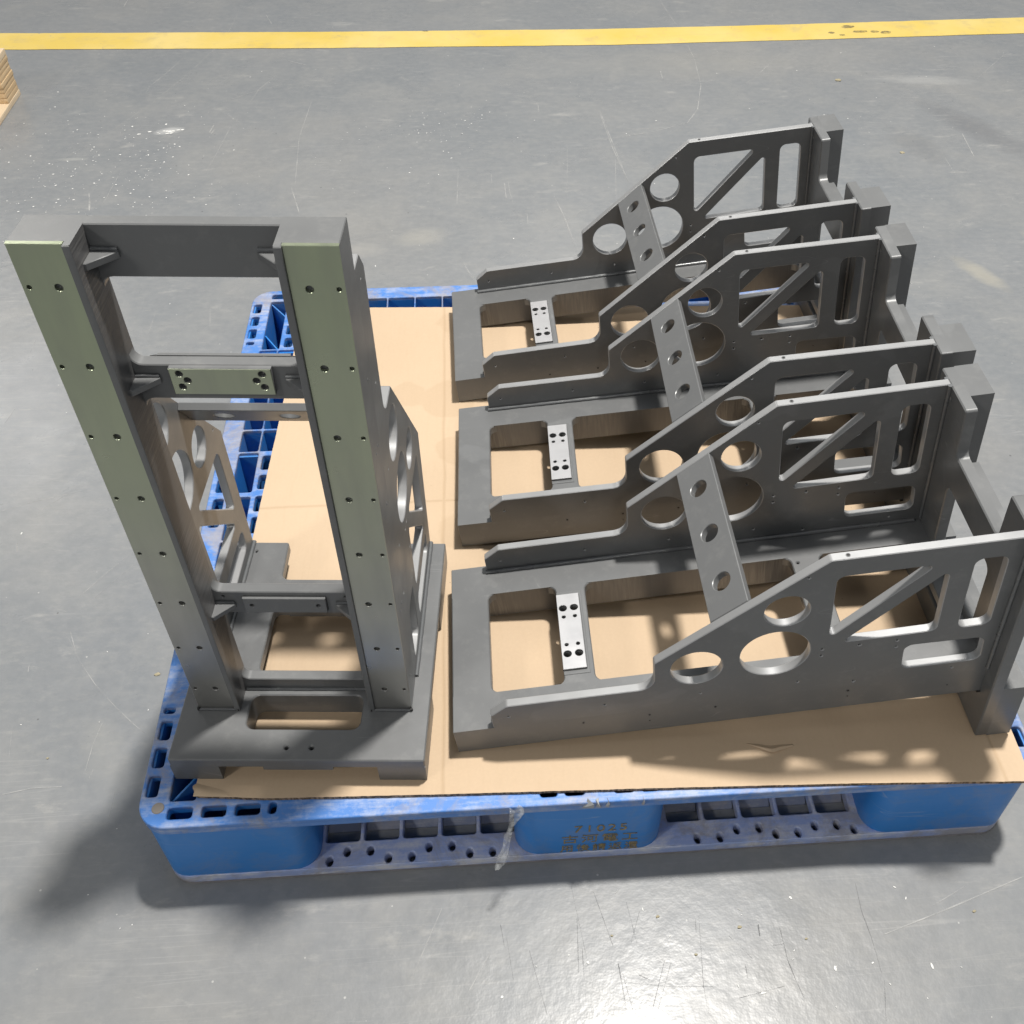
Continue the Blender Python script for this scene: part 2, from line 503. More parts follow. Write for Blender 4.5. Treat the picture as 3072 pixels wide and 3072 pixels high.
def triangulate(polys):
    """triangles (indices into the flattened loops) of an outline with holes"""
    flat = [Vector((v.x, v.y)) for p in polys for v in p]
    want = sum(abs(area2([(v.x, v.y) for v in p])) * (1 if i == 0 else -1) for i, p in enumerate(polys))
    def total(ts):
        return sum(abs((flat[b] - flat[a]).cross(flat[c] - flat[a])) for a, b, c in ts)
    ts = [tuple(t) for t in tessellate_polygon(polys)]
    if abs(total(ts) - want) < 1e-3 * want:
        return ts
    edges, k = [], 0
    for p in polys:
        edges += [(k + i, k + (i + 1) % len(p)) for i in range(len(p))]
        k += len(p)
    vs, _e, fs, ov, _oe, _of = delaunay_2d_cdt(flat, edges, [], 0, 1e-7)
    segs = [(flat[a], flat[b]) for a, b in edges]
    out = []
    for f in fs:
        cx, cy = sum(vs[i].x for i in f) / 3, sum(vs[i].y for i in f) / 3
        odd = False
        for a, b in segs:
            if (a.y > cy) != (b.y > cy) and cx < (b.x - a.x) * (cy - a.y) / (b.y - a.y) + a.x:
                odd = not odd
        if odd:
            if not all(ov[i] for i in f):
                return ts
            out.append(tuple(ov[i][0] for i in f))
    return out


def prism_into(bm, loops, t0, t1, M, b0=0.0, b1=0.0, keep=None):
    """extrude an outline with holes from t0 to t1 (bevelled by b0 / b1) through the matrix M"""
    L = []
    for i, p in enumerate(loops):
        ccw = area2(p) > 0
        L.append(list(p) if ccw == (i == 0) else list(reversed(p)))
    levels = []
    for b, t, s in ((b0, t0, 1), (b1, t1, -1)):
        lev = [(b, t)] + ([(0.0, t + s * b)] if b else [])
        levels += lev if s == 1 else lev[::-1]
    rings = []
    for b, t in levels:
        rings.append([[bm.verts.new(M @ Vector((x, y, t))) for x, y in (offset(p, b, keep) if b else p)] for p in L])
    for r0, r1 in zip(rings, rings[1:]):
        for p0, p1 in zip(r0, r1):
            n = len(p0)
            for i in range(n):
                bm.faces.new((p0[i], p0[(i + 1) % n], p1[(i + 1) % n], p1[i]))
    for ring in (rings[0], rings[-1]):
        flat = [v for p in ring for v in p]
        b = b0 if ring is rings[0] else b1
        polys = [[Vector((x, y, 0)) for x, y in (offset(p, b, keep) if b else p)] for p in L]
        if len(L) == 2 and len(L[0]) == len(L[1]):
            n = len(L[0])
            for i in range(n):
                bm.faces.new((flat[i], flat[(i + 1) % n], flat[n + (n - 2 - i) % n], flat[n + n - 1 - i]))
        elif len(L) == 1 and len(L[0]) <= 4:
            bm.faces.new(flat)
        else:
            for tri in triangulate(polys):
                try:
                    bm.faces.new([flat[k] for k in tri])
                except ValueError:
                    pass


def prism(name, loops, t0, t1, M, mats, parent=None, b0=0.0, b1=0.0, face_mat=None, smooth=True, keep=None):
    bm = bmesh.new()
    prism_into(bm, loops, t0, t1, M, b0, b1, keep)
    return from_bm(name, bm, mats, parent, smooth, face_mat)


def box_into(bm, x0, x1, y0, y1, z0, z1):
    prism_into(bm, [rect(x0, y0, x1, y1)], z0, z1, Matrix())


def box(name, x0, x1, y0, y1, z0, z1, mats, parent=None, bev=0.0, face_mat=None):
    bm = bmesh.new()
    prism_into(bm, [rect(x0, y0, x1, y1)], z0, z1, Matrix())
    if bev:
        bmesh.ops.bevel(bm, geom=bm.edges[:], offset=bev, segments=2, affect='EDGES', profile=0.6)
    return from_bm(name, bm, mats, parent, True, face_mat)


def tube_into(bm, pts, rad, n=8, jitter=0.0, rng=random):
    """a bead along a polyline"""
    pts = [Vector(p) for p in pts]
    prev = None
    for i, p in enumerate(pts):
        d = (pts[min(i + 1, len(pts) - 1)] - pts[max(i - 1, 0)]).normalized()
        up = Vector((0, 0, 1)) if abs(d.z) < 0.9 else Vector((1, 0, 0))
        u = d.cross(up).normalized()
        w = d.cross(u)
        r = rad * (1 + rng.uniform(-jitter, jitter))
        ring = [bm.verts.new(p + (u * math.cos(2 * math.pi * k / n) + w * math.sin(2 * math.pi * k / n)) * r) for k in range(n)]
        if prev:
            for k in range(n):
                bm.faces.new((prev[k], prev[(k + 1) % n], ring[(k + 1) % n], ring[k]))
        else:
            bm.faces.new(ring)
        prev = ring
    bm.faces.new(prev[::-1])


def AX(u, v, t):
    """matrix whose columns are the images of the profile's x, y and extrusion axes"""
    return Matrix((u, v, t)).transposed().to_4x4()


XZ = AX((1, 0, 0), (0, 0, 1), (0, 1, 0))      # profile in x-z, extruded along y
YZ = AX((0, 1, 0), (0, 0, 1), (1, 0, 0))      # profile in y-z, extruded along x
ID = Matrix()

# ------------------------------------------------------------------ the setting: floor and painted line
bm = bmesh.new()
gx = [-14, -6, -3, -1.5, 0, 1.5, 3, 6, 16]
gy = [-8, -4, -1.5, 0, 1.5, 3, 6, 12, 20]
gv = [[bm.verts.new((x, y, 0)) for x in gx] for y in gy]
for j in range(len(gy) - 1):
    for i in range(len(gx) - 1):
        bm.faces.new((gv[j][i], gv[j][i + 1], gv[j + 1][i + 1], gv[j + 1][i]))
tag(from_bm('floor', bm, M_FLOOR, smooth=False), kind='structure')

bm = bmesh.new()
cl = [(-8.0, 2.93), (-3.0, 2.79), (-1.0, 2.757), (0.0, 2.72), (0.84, 2.702), (1.5, 2.712), (2.2, 2.731), (4.0, 2.79), (9.0, 2.95)]
pv = None
for i in range(len(cl) - 1):
    (xa, ya), (xb, yb) = cl[i], cl[i + 1]
    K = max(4, int((xb - xa) / 0.04)) if -1.5 < xa < 2.5 else 4
    for k in range(K + (i == len(cl) - 2)):
        f = k / K
        x, y = xa + (xb - xa) * f, ya + (yb - ya) * f
        w1, w2 = 0.063 + random.uniform(-0.0012, 0.0012), 0.063 + random.uniform(-0.0012, 0.0012)
        cur = (bm.verts.new((x, y - w1, 0.0012)), bm.verts.new((x, y + w2, 0.0012)))
        if pv:
            bm.faces.new((pv[0], cur[0], cur[1], pv[1]))
        pv = cur
tag(from_bm('floor_line', bm, M_YEL, smooth=False), kind='structure')

bm = bmesh.new()
for (x, y, rx, ry) in [(1.636, 2.745, .022, .013), (1.665, 2.705, .026, .010), (1.71, 2.702, .016, .009), (1.745, 2.693, .020, .012), (1.60, 2.68, .010, .006), (1.57, 2.70, .012, .008), (0.29, 2.775, .01, .006)]:
    vs = [bm.verts.new((x + (rx * math.cos(a) * random.uniform(.8, 1.1)), y + ry * math.sin(a) * random.uniform(.8, 1.1), 0.0018)) for a in [2 * math.pi * k / 12 for k in range(12)]]
    bm.faces.new(vs)
tag(from_bm('floor_smudges', bm, M_SCRD, smooth=False), kind='structure')

SCR=[(1.6,0,[(-0.311,3.009),(-0.321,2.808),(-0.346,2.662),(-0.398,2.478),(-0.461,2.298),(-0.543,2.114),(-0.629,1.975),(-0.74,1.838)]),
(2.5,0,[(-0.422,2.62),(-0.469,2.463),(-0.488,2.412),(-0.492,2.355)]),
(3,0,[(-0.692,3.088),(-0.691,3.019)]),
(2,0,[(-1.059,3.089),(-0.874,3.058),(-0.698,3.012)]),
(2,0,[(-0.279,2.283),(-0.198,2.351),(-0.112,2.404)]),
(2,0,[(-0.019,2.297),(-0.033,2.068),(-0.018,1.808)]),
(3,0,[(-0.026,1.799),(0.008,1.665)]),
(1.5,0,[(-0.471,1.732),(-0.462,1.92)]),
(5,0,[(-0.517,1.801),(-0.505,1.758),(-0.496,1.715)]),
(5,0,[(-0.274,2.11),(-0.269,2.153)]),
(4,0,[(-0.268,2.105),(-0.262,2.135)]),
(2,0,[(-0.222,2.143),(-0.238,1.982),(-0.247,1.899)]),
(2,0,[(-0.138,2.464),(-0.176,2.373),(-0.19,2.29)]),
(2,0,[(-0.367,1.853),(-0.329,1.877)]),
(3,0,[(-0.131,2.581),(-0.055,2.533)]),
(4,0,[(-0.221,2.931),(-0.196,2.858)]),
(3,0,[(-0.133,2.905),(-0.088,2.9)]),
(2,0,[(-0.264,2.245),(-0.196,2.157)]),
(3,0,[(-0.064,2.02),(-0.034,2.017)]),
(2.5,0,[(0.782,2.178),(0.796,1.989),(0.812,1.78)]),
(3,0,[(0.619,1.728),(0.636,1.635),(0.653,1.491)]),
(1.2,0,[(0.501,1.424),(0.584,1.556),(0.655,1.621),(0.748,1.715)]),
(1.6,0,[(0.511,1.825),(0.512,1.755),(0.518,1.7)]),
(3,0,[(0.501,1.797),(0.503,1.715)]),
(1.8,0,[(0.395,1.43),(0.425,1.348)]),
(1.2,0,[(0.398,1.419),(0.421,1.346)]),
(2,0,[(0.612,2.248),(0.612,2.187)]),
(2,0,[(0.793,1.904),(0.772,1.706)]),
(1.2,0,[(0.676,2.003),(0.653,1.72)]),
(1.2,0,[(0.461,2.038),(0.724,2.008),(0.877,2.048),(1.052,2.121)]),
(1.5,0,[(0.387,1.875),(0.382,1.695)]),
(1.8,0,[(0.536,1.555),(0.563,1.523)]),
(1.2,0,[(0.55,1.646),(0.549,1.589)]),
(2,0,[(0.47,1.841),(0.47,1.792)]),
(2,0,[(0.835,2.074),(0.918,2.073)]),
(3,0,[(1.066,3.006),(1.09,2.778)]),
(3,0,[(1.099,2.638),(1.103,2.521),(1.091,2.336),(1.055,2.181),(1.014,2.102),(0.917,2.054),(0.764,2.011)]),
(2.5,0,[(0.78,2.167),(0.793,1.96),(0.812,1.783)]),
(2,0,[(1.38,2.557),(1.253,2.373),(1.172,2.288)]),
(2,0,[(2.057,2.507),(1.913,2.34)]),
(4,0,[(1.746,1.998),(1.732,1.867)]),
(5,0,[(0.988,2.44),(0.986,2.386)]),
(2,0,[(1.655,1.89),(1.649,1.772)]),
(2,0,[(0.933,2.822),(1.032,2.978)]),
(1,0,[(-0.224,0.413),(-0.194,0.364),(-0.161,0.32),(-0.123,0.279),(-0.092,0.249),(-0.063,0.224)]),
(1.6,0,[(-0.246,0.147),(-0.21,0.154),(-0.169,0.154)]),
(1.2,0,[(-0.143,0.176),(-0.142,0.218),(-0.137,0.254)]),
(2.2,0,[(-0.135,0.164),(-0.132,0.178)]),
(1.6,0,[(-0.268,0.352),(-0.27,0.366)]),
(1,0,[(-0.254,0.205),(-0.264,0.257)]),
(0.8,0,[(-0.094,0.1),(-0.095,0.142)]),
(1.6,0,[(-0.409,0.698),(-0.352,0.72),(-0.273,0.743)]),
(1.2,0,[(-0.229,0.494),(-0.198,0.54),(-0.163,0.588)]),
(0.8,0,[(-0.202,0.492),(-0.152,0.564)]),
(2.5,0,[(-0.469,0.934),(-0.462,0.975)]),
(1.2,0,[(-0.257,1.197),(-0.257,1.299)]),
(2,0,[(-0.145,1.289),(-0.135,1.223)]),
(3,0,[(-0.353,0.6),(-0.359,0.621)]),
(1.5,0,[(-0.339,0.698),(-0.311,0.727)]),
(2,0,[(-0.533,1.124),(-0.505,1.144)]),
(1.2,0,[(-0.482,1.139),(-0.482,1.21)]),
(1,0,[(-0.224,0.425),(-0.207,0.387)]),
(1.6,1,[(0.564,-0.134),(0.566,-0.161),(0.567,-0.187)]),
(0.9,1,[(0.568,-0.146),(0.575,-0.189)]),
(1,1,[(0.519,-0.075),(0.515,-0.142)]),
(1,1,[(0.522,-0.112),(0.521,-0.145)]),
(0.8,1,[(0.543,-0.043),(0.56,-0.112)]),
(0.8,1,[(0.598,-0.072),(0.582,-0.112)]),
(1,1,[(0.621,-0.134),(0.597,-0.193)]),
(0.7,1,[(0.628,-0.138),(0.605,-0.19)]),
(1.6,1,[(0.77,-0.104),(0.771,-0.144),(0.775,-0.167),(0.781,-0.192)]),
(0.9,1,[(0.88,-0.053),(0.878,-0.091),(0.881,-0.124),(0.881,-0.167)]),
(2,1,[(0.587,-0.149),(0.6,-0.156)]),
(0.6,1,[(0.571,-0.157),(0.628,-0.166),(0.679,-0.169)]),
(1,1,[(0.667,-0.085),(0.665,-0.103)]),
(1.2,1,[(0.718,-0.146),(0.718,-0.162)]),
(2,1,[(0.757,-0.125),(0.771,-0.124)]),
(2,1,[(0.744,-0.098),(0.743,-0.113)]),
(0.7,1,[(0.705,-0.11),(0.728,-0.139)]),
(0.6,1,[(0.672,-0.081),(0.663,-0.167),(0.664,-0.201)]),
(0.7,1,[(0.423,-0.077),(0.427,-0.105)]),
(0.6,1,[(0.43,-0.094),(0.436,-0.145)]),
(0.7,1,[(0.457,-0.111),(0.474,-0.188)]),
(1,1,[(0.703,-0.184),(0.76,-0.174)]),
(0.5,1,[(0.515,-0.033),(0.531,-0.162)]),
(0.5,1,[(0.59,-0.112),(0.583,-0.059)]),
(0.6,1,[(0.882,-0.175),(0.87,-0.222)]),
(2,0,[(0.898,-0.121),(0.99,-0.094),(1.101,-0.059)]),
(1.2,0,[(0.971,-0.089),(1.02,-0.067)]),
(1.4,0,[(0.383,-0.154),(0.409,-0.112)]),
(1.4,0,[(0.316,-0.131),(0.35,-0.052)]),
(3,0,[(0.57,-0.047),(0.576,-0.041)]),
(4,0,[(0.722,-0.076),(0.728,-0.08)])]
for k, nm, mt in ((0, 'floor_scratches', M_SCR), (1, 'floor_scuffs', M_SCRD)):
    bm = bmesh.new()
    for w, kk, pts in SCR:
        if kk != k:
            continue
        fine = []
        for (xa, ya), (xb, yb) in zip(pts, pts[1:]):
            nseg = max(2, int(math.hypot(xb - xa, yb - ya) / 0.02))
            fine += [(xa + (xb - xa) * t / nseg, ya + (yb - ya) * t / nseg) for t in range(nseg)]
        fine.append(pts[-1])
        pv = None
        hw = 0.00040 * w
        for i, (x, y) in enumerate(fine):
            a, b = fine[max(i - 1, 0)], fine[min(i + 1, len(fine) - 1)]
            d = Vector((b[0] - a[0], b[1] - a[1]))
            d = d.normalized() if d.length else Vector((1, 0))
            e = 0.25 + 0.75 * math.sin(math.pi * (i + 0.5) / len(fine)) ** 0.5
            wv = hw * e * random.uniform(0.5, 1.2)
            cur = (bm.verts.new((x - d.y * wv, y + d.x * wv, 0.0007)), bm.verts.new((x + d.y * wv, y - d.x * wv, 0.0007)))
            if pv:
                bm.faces.new((pv[0], pv[1], cur[1], cur[0]))
            pv = cur
    tag(from_bm(nm, bm, mt, smooth=False), kind='structure')

# paint droplets sprayed over the floor near the wooden pallet
bm = bmesh.new()
def spot(x, y, r, asp=1.0, rot=0.0, n=7):
    c = bm.verts.new((x, y, 0.0012 + r * 0.1))
    rg = []
    for k in range(n):
        a = 2 * math.pi * k / n
        u, v = r * asp * math.cos(a) * random.uniform(.75, 1.15), r * math.sin(a) * random.uniform(.75, 1.15)
        rg.append(bm.verts.new((x + u * math.cos(rot) - v * math.sin(rot), y + u * math.sin(rot) + v * math.cos(rot), 0.0008)))
    for k in range(n):
        bm.faces.new((c, rg[k], rg[(k + 1) % n]))
for k in range(330):
    spot(random.gauss(-0.50, 0.18), random.gauss(1.93, 0.17), random.choice([.0006, .0007, .0009, .0009, .0012, .0012, .0016, .0022]), random.uniform(1, 1.7), random.uniform(0, 3))
for k in range(60):
    spot(random.gauss(0.33, 0.09), random.gauss(2.08, 0.09), random.choice([.0007, .0009, .0012, .0016]), random.uniform(1, 2.2), random.uniform(0, 3))
for k in range(120):
    spot(random.uniform(-0.9, 2.1), random.uniform(1.2, 2.6), random.choice([.0006, .0008, .001, .0014]), random.uniform(1, 2), random.uniform(0, 3))
for k in range(40):
    spot(random.uniform(-0.5, 0.0), random.uniform(-0.1, 1.2), random.choice([.0006, .0008, .0012]), random.uniform(1, 2.5), random.uniform(0, 3))
for k in range(24):
    spot(random.uniform(0.4, 1.0), random.uniform(-0.22, -0.06), random.choice([.0007, .001, .0016]), random.uniform(1, 2.5), random.uniform(0, 3))
for k in range(14):
    spot(-0.385 + random.gauss(0, 0.02), 2.125 + random.gauss(0, 0.012), random.uniform(.001, .004), 1.8, 0.2)
tag(from_bm('paint_droplets', bm, M_DROP, smooth=False), 'white paint droplets sprinkled over the grey floor', 'paint', 'stuff')

# ------------------------------------------------------------------ blue plastic pallet (1.1 x 1.115 x 0.15 m)
PW, PD, PT = 1.1, 1.115, 0.1515
pal = empty('plastic_pallet', 'blue worn plastic pallet carrying the cardboard sheet and steel frames', 'pallet', Matrix.Translation((0, 0, 0)))


def mirr(rs, fx=True, fy=True):
    out = list(rs)
    if fx:
        out += [(PW - b, y0, PW - a, y1) for a, y0, b, y1 in out]
    if fy:
        out += [(a, PD - y1, b, PD - y0) for a, y0, b, y1 in out]
    return out


rim = []
for a, b in ((.0352, .0649), (.0752, .1046), (.1145, .1446), (.1542, .1638)):
    rim += mirr([(a, .0113, b, .0265)])
for a, b in ((.0422, .0713), (.0823, .1112), (.1216, .1500), (.1606, .1700)):
    rim += mirr([(.0050, a, .0195, b)])
for a, b in ((.478, .499), (.508, .532), (.568, .592), (.601, .622)):
    rim += mirr([(a, .0113, b, .0265)], fx=False)
for a, b in ((.4898, .5105), (.5205, .5505), (.5645, .5945), (.605, .6255)):
    rim += mirr([(.0085, a, .0245, b)], fy=False)
cells = []
cells += mirr([(.0350, .0350, .0660, .1850)])
for a, b in ((.0422, .0713), (.0823, .1112), (.1216, .1500)):
    rim += mirr([(.0735, a + .03, .0880, b + .03)])
y = 0.655
for k in range(5):
    cells += mirr([(.0318, y + .0018, .0628, y + .0529), (.0650, y + .0018, .0960, y + .0529)])
    y += .0547
for a, b in ((.5624, .6532), (.4618, .5526)):
    cells += mirr([(.0330, a, .0645, b)], fy=False)
for a, b in ((.6129, .6462), (.5689, .6010), (.5202, .5536), (.4745, .5081)):
    rim += mirr([(.0716, a, .0860, b)], fy=False)
x = .2028
for k in range(14):
    if not (.44 < x + .026 < .66):
        cells += [(x + .0012, 1.035, x + .0505, 1.0805)]
    x += .0518
loops = [rect(0, 0, PW, PD, .036, 7)]
for i, r in enumerate(rim):
    loops.append(rect(*r, .004, 3))
for r in cells:
    loops.append(rect(*r, .003, 2))
# the torn piece of the front rim
tear = [(.531, -.0), (.546, -.0)]
deck = prism('top_deck', loops, PT - .006, PT, ID, M_BLUEW, pal, .0, .0012)
# outer skirt of the deck
prism('rim_lip', [rect(.0003, .0003, PW - .0003, PD - .0003, .036, 7), rect(.006, .006, PW - .006, PD - .006, .03, 7)], PT - .017, PT - .006, ID, M_BLUEW, pal, .0015, 0)
for (a, b, c, d) in cells:
    bm = bmesh.new()
    prism_into(bm, [rect(a - .0012, b - .0012, c + .0012, d + .0012), rect(a, b, c, d)], .055, PT - .006, ID)
    from_bm('cell_wall', bm, M_BLUE, pal, smooth=False)
for (a, b, c, d) in rim:
    bm = bmesh.new()
    prism_into(bm, [rect(a - .002, b - .002, c + .002, d + .002, .004, 3), rect(a, b, c, d, .004, 3)], PT - .014, PT - .006, ID)
    from_bm('slot_wall', bm, M_BLUE, pal, smooth=False)
# slanting ribs across the four corner cells
for sx in (0, 1):
    for sy in (0, 1):
        P = [Vector((.035, .035, 0)), Vector((.066, .078, 0))]
        Q = [Vector((.066, .185, 0)), Vector((.035, .135, 0))]
        for A, B in (P, Q):
            bm = bmesh.new()
            d = (B - A).normalized()
            n = Vector((-d.y, d.x, 0)) * .0013
            q = [A + n, B + n, B - n, A - n]
            q = [((PW - v.x) if sx else v.x, (PD - v.y) if sy else v.y) for v in q]
            prism_into(bm, [q], .03, PT - .0065, ID)
            from_bm('corner_rib', bm, M_BLUE, pal, smooth=False)
# nine hollow blocks
bx = [(.0035, .197), (.446, .636), (PW - .197, PW - .0035)]
by = [(.0035, .192), (.462, .653), (PD - .192, PD - .0035)]
for i, (x0, x1) in enumerate(bx):
    for j, (y0, y1) in enumerate(by):
        r = [.030] * 4
        if i == 0 and j == 0: r = [.030, .030, .03, .030]
        if i == 2 and j == 0: r = [.030, .030, .030, .03]
        o = [(x0, y0), (x1, y0), (x1, y1), (x0, y1)]
        inner = [(x0 + .004, y0 + .004), (x1 - .004, y0 + .004), (x1 - .004, y1 - .004), (x0 + .004, y1 - .004)]
        prism('block', [fillet(o, r, 8), fillet(inner, [max(q - .004, .004) for q in r], 8)], .012, PT - .0055, ID, M_BLUE, pal)
# bottom deck with drain holes and open cells
bl = [rect(.0022, .0022, PW - .0022, PD - .0022, .034, 7)]
for x0 in (.2005, .6475):
    for k in range(5):
        bl.append(rect(x0 + k * .0503, .0370, x0 + k * .0503 + .0450, .0835, .004, 3))
holes = [(.2083, .0094), (.2299, .0216), (.2599, .0212), (.2833, .0095), (.3131, .0095), (.3350, .0210), (.3647, .0209), (.3874, .0092), (.4169, .0085),
         (.6838, .0086), (.7139, .0079), (.7376, .0193), (.7673, .0195), (.7878, .0069), (.8173, .0070), (.8413, .0177), (.8707, .0171), (.8918, .0070)]
for hx, hy in holes:
    bl.append(circ(hx, max(hy + .0015, .0112), .0046, 16, .0068))
prism('bottom_deck', bl, .004, .0205, ID, M_BLUEB, pal, .001, .0012)
bm = bmesh.new()
prism_into(bm, [rect(.0022, .0022, PW - .0022, PD - .0022, .034, 7), rect(.012, .012, PW - .012, PD - .012, .026, 7)], .0002, .004, ID)
from_bm('bottom_lip', bm, m_plain('scraped_plastic', (0.26, 0.25, 0.26), 0.7), pal)
# sloping inner faces of the open cells in the bottom deck
for x0 in (.2005, .6475):
    for k in range(5):
        xa = x0 + k * .0503
        bm = bmesh.new()
        q = [(.0836, .0195), (.0836, .0005), (.0600, .0005), (.0620, .0020)]
        prism_into(bm, [q], xa + .0006, xa + .0444, YZ)
        from_bm('cell_back', bm, M_CELL, pal, smooth=False)
# under-deck beams that close the view between the blocks
for (x0, x1) in ((.197, .446), (.636, .903)):
    box('cross_rib', x0, x1, .088, .091, .0206, .06, M_BLUE, pal)
    box('cross_rib', x0, x1, .150, .153, .085, PT - .0062, M_BLUE, pal)
# knob of dirt at the near left corner of the rim
bm = bmesh.new()
prism_into(bm, [circ(.0235, .0265, .0075, 18)], PT - .0005, PT + .0008, ID, 0, .0006)
from_bm('rim_boss', bm, m_plain('dirty_boss', (0.22, 0.20, 0.18), 0.7), pal)
# split lips of torn plastic on the front rim
M_TORN = m_plain('torn_plastic', (0.36, 0.37, 0.38), 0.55)
for (xa, wd, hgt, lean) in ((.528, .014, .010, .004), (.545, .006, .006, -.002), (.556, .004, .004, .002), (.60, .003, .002, .001)):
    bm = bmesh.new()
    a = bm.verts.new((xa, -.0005, PT - .010)); b = bm.verts.new((xa + wd, -.0008, PT - .012))
    c = bm.verts.new((xa + wd * .7 + lean, -.004, PT + hgt * .2)); d = bm.verts.new((xa + wd * .2 + lean, .003, PT + hgt * .35))
    e = bm.verts.new((xa + wd * .5, .006, PT + .0006))
    for q in ((a, b, c), (a, c, d), (d, c, e), (a, d, e), (b, e, c), (a, e, b)):
        bm.faces.new(q)
    from_bm('torn_lip', bm, M_TORN, pal)


def text_part(txt, x0, x1, z0, z1, y, parent, name, shear=0.0):
    cu = bpy.data.curves.new(name, 'FONT')
    cu.body = txt
    cu.extrude = 0.02
    cu.space_character = 1.25
    ob = bpy.data.objects.new(name, cu)
    COL.objects.link(ob)
    dg = bpy.context.evaluated_depsgraph_get()
    me = bpy.data.meshes.new_from_object(ob.evaluated_get(dg))
    bpy.data.objects.remove(ob)
    co = [v.co.copy() for v in me.vertices]
    if not co:
        return
    ax, bxx = min(c.x for c in co), max(c.x for c in co)
    az, bz = min(c.y for c in co), max(c.y for c in co)
    for v, c in zip(me.vertices, co):
        v.co = (x0 + (c.x - ax) / (bxx - ax) * (x1 - x0), y - 0.0002 - (0.0006 if c.z > 0 else 0.0), z0 + (c.y - az) / (bz - az) * (z1 - z0))
    me.materials.clear()
    return link(name, me, M_PRINT, parent)


text_part('71025', .5205, .5865, .0725, .0890, .0035, pal, 'lettering')
text_part('\u53e4\u6cb3\u96fb\u5de5', .505, .602, .0450, .0655, .0035, pal, 'lettering')
text_part('\u7528\u5f8c\u8acb\u8fd4\u9084', .5035, .6035, .0220, .0400, .0035, pal, 'lettering')

# ------------------------------------------------------------------ cardboard sheet on the pallet
ZC = 0.1565
outl = [(.0655, .058), (.0640, .040), (.0700, .0372), (.152, .0285), (.35, .0206), (.6076, .0119), (.868, .0018), (1.071, -.0088), (1.0765, .0), (1.0785, .03), (1.0835, .45), (1.0895, .80), (1.092, 1.000),
        (.70, 1.018), (.3744, 1.0345), (.2231, 1.0421), (.0985, 1.048), (.0905, .734), (.0805, .4546), (.0720, .20)]
pts = []
for i in range(len(outl)):
    a, b = Vector(outl[i]), Vector(outl[(i + 1) % len(outl)])
    n = max(1, int((b - a).length / 0.006))
    d = (b - a).normalized()
    for k in range(n):
        q = a + (b - a) * k / n + Vector((-d.y, d.x)) * random.uniform(-.00022, .00022)
        pts.append((q.x, q.y))
card = prism('cardboard_sheet', [pts], PT + .0002, ZC, ID, [M_CARD, M_EDGE], None, 0, 0, lambda c, n: 0 if abs(n.z) > .7 else 1, smooth=False)
tag(card, 'flat brown cardboard sheet lying on the blue pallet under the frames', 'cardboard')
# crushed flap at its near left corner and the torn crease in the near margin
bm = bmesh.new()
rows = []
for i in range(9):
    u = i / 8
    row = []
    for j in range(5):
        v = j / 4
        x = .064 + .048 * u + .002 * math.sin(7 * v)
        yy = .0368 - .0042 * u + .017 * v * (1 - u) ** .6
        z = ZC + .0003 + .0032 * math.sin(math.pi * v) * (1 - u) ** 1.2 * (1 + .3 * math.sin(9 * u))
        row.append(bm.verts.new((x, yy, z)))
    rows.append(row)
for i in range(8):
    for j in range(4):
        bm.faces.new((rows[i][j], rows[i + 1][j], rows[i + 1][j + 1], rows[i][j + 1]))
from_bm('crushed_corner', bm, M_CARD, card)
bm = bmesh.new()
rows = []
path = [(.7396, .0645), (.752, .0580), (.764, .0520), (.7697, .0507), (.780, .0535), (.7966, .0578)]
for i, (x, yy) in enumerate(path):
    e = math.sin(math.pi * (i + .3) / len(path))
    rows.append([bm.verts.new((x, yy + .010 * e, ZC + .0003)), bm.verts.new((x, yy + .003 * e + random.uniform(-.0006, .0006), ZC + .0042 * e)), bm.verts.new((x + .001, yy - .0015 * e, ZC + .0030 * e)), bm.verts.new((x, yy + .0008, ZC + .0003))])
for a, b in zip(rows, rows[1:]):
    for j in range(3):
        bm.faces.new((a[j], b[j], b[j + 1], a[j + 1]))
from_bm('torn_crease', bm, M_CARD, card)

# ------------------------------------------------------------------ the machined steel frame (built standing, then copied)
WC, HC, DC, TP = .1305, .6440, .0450, .0110
RM = [M_PAINT, M_RAIL]


def front_bare(c, n):
    return 1 if n.y < -.95 else 0


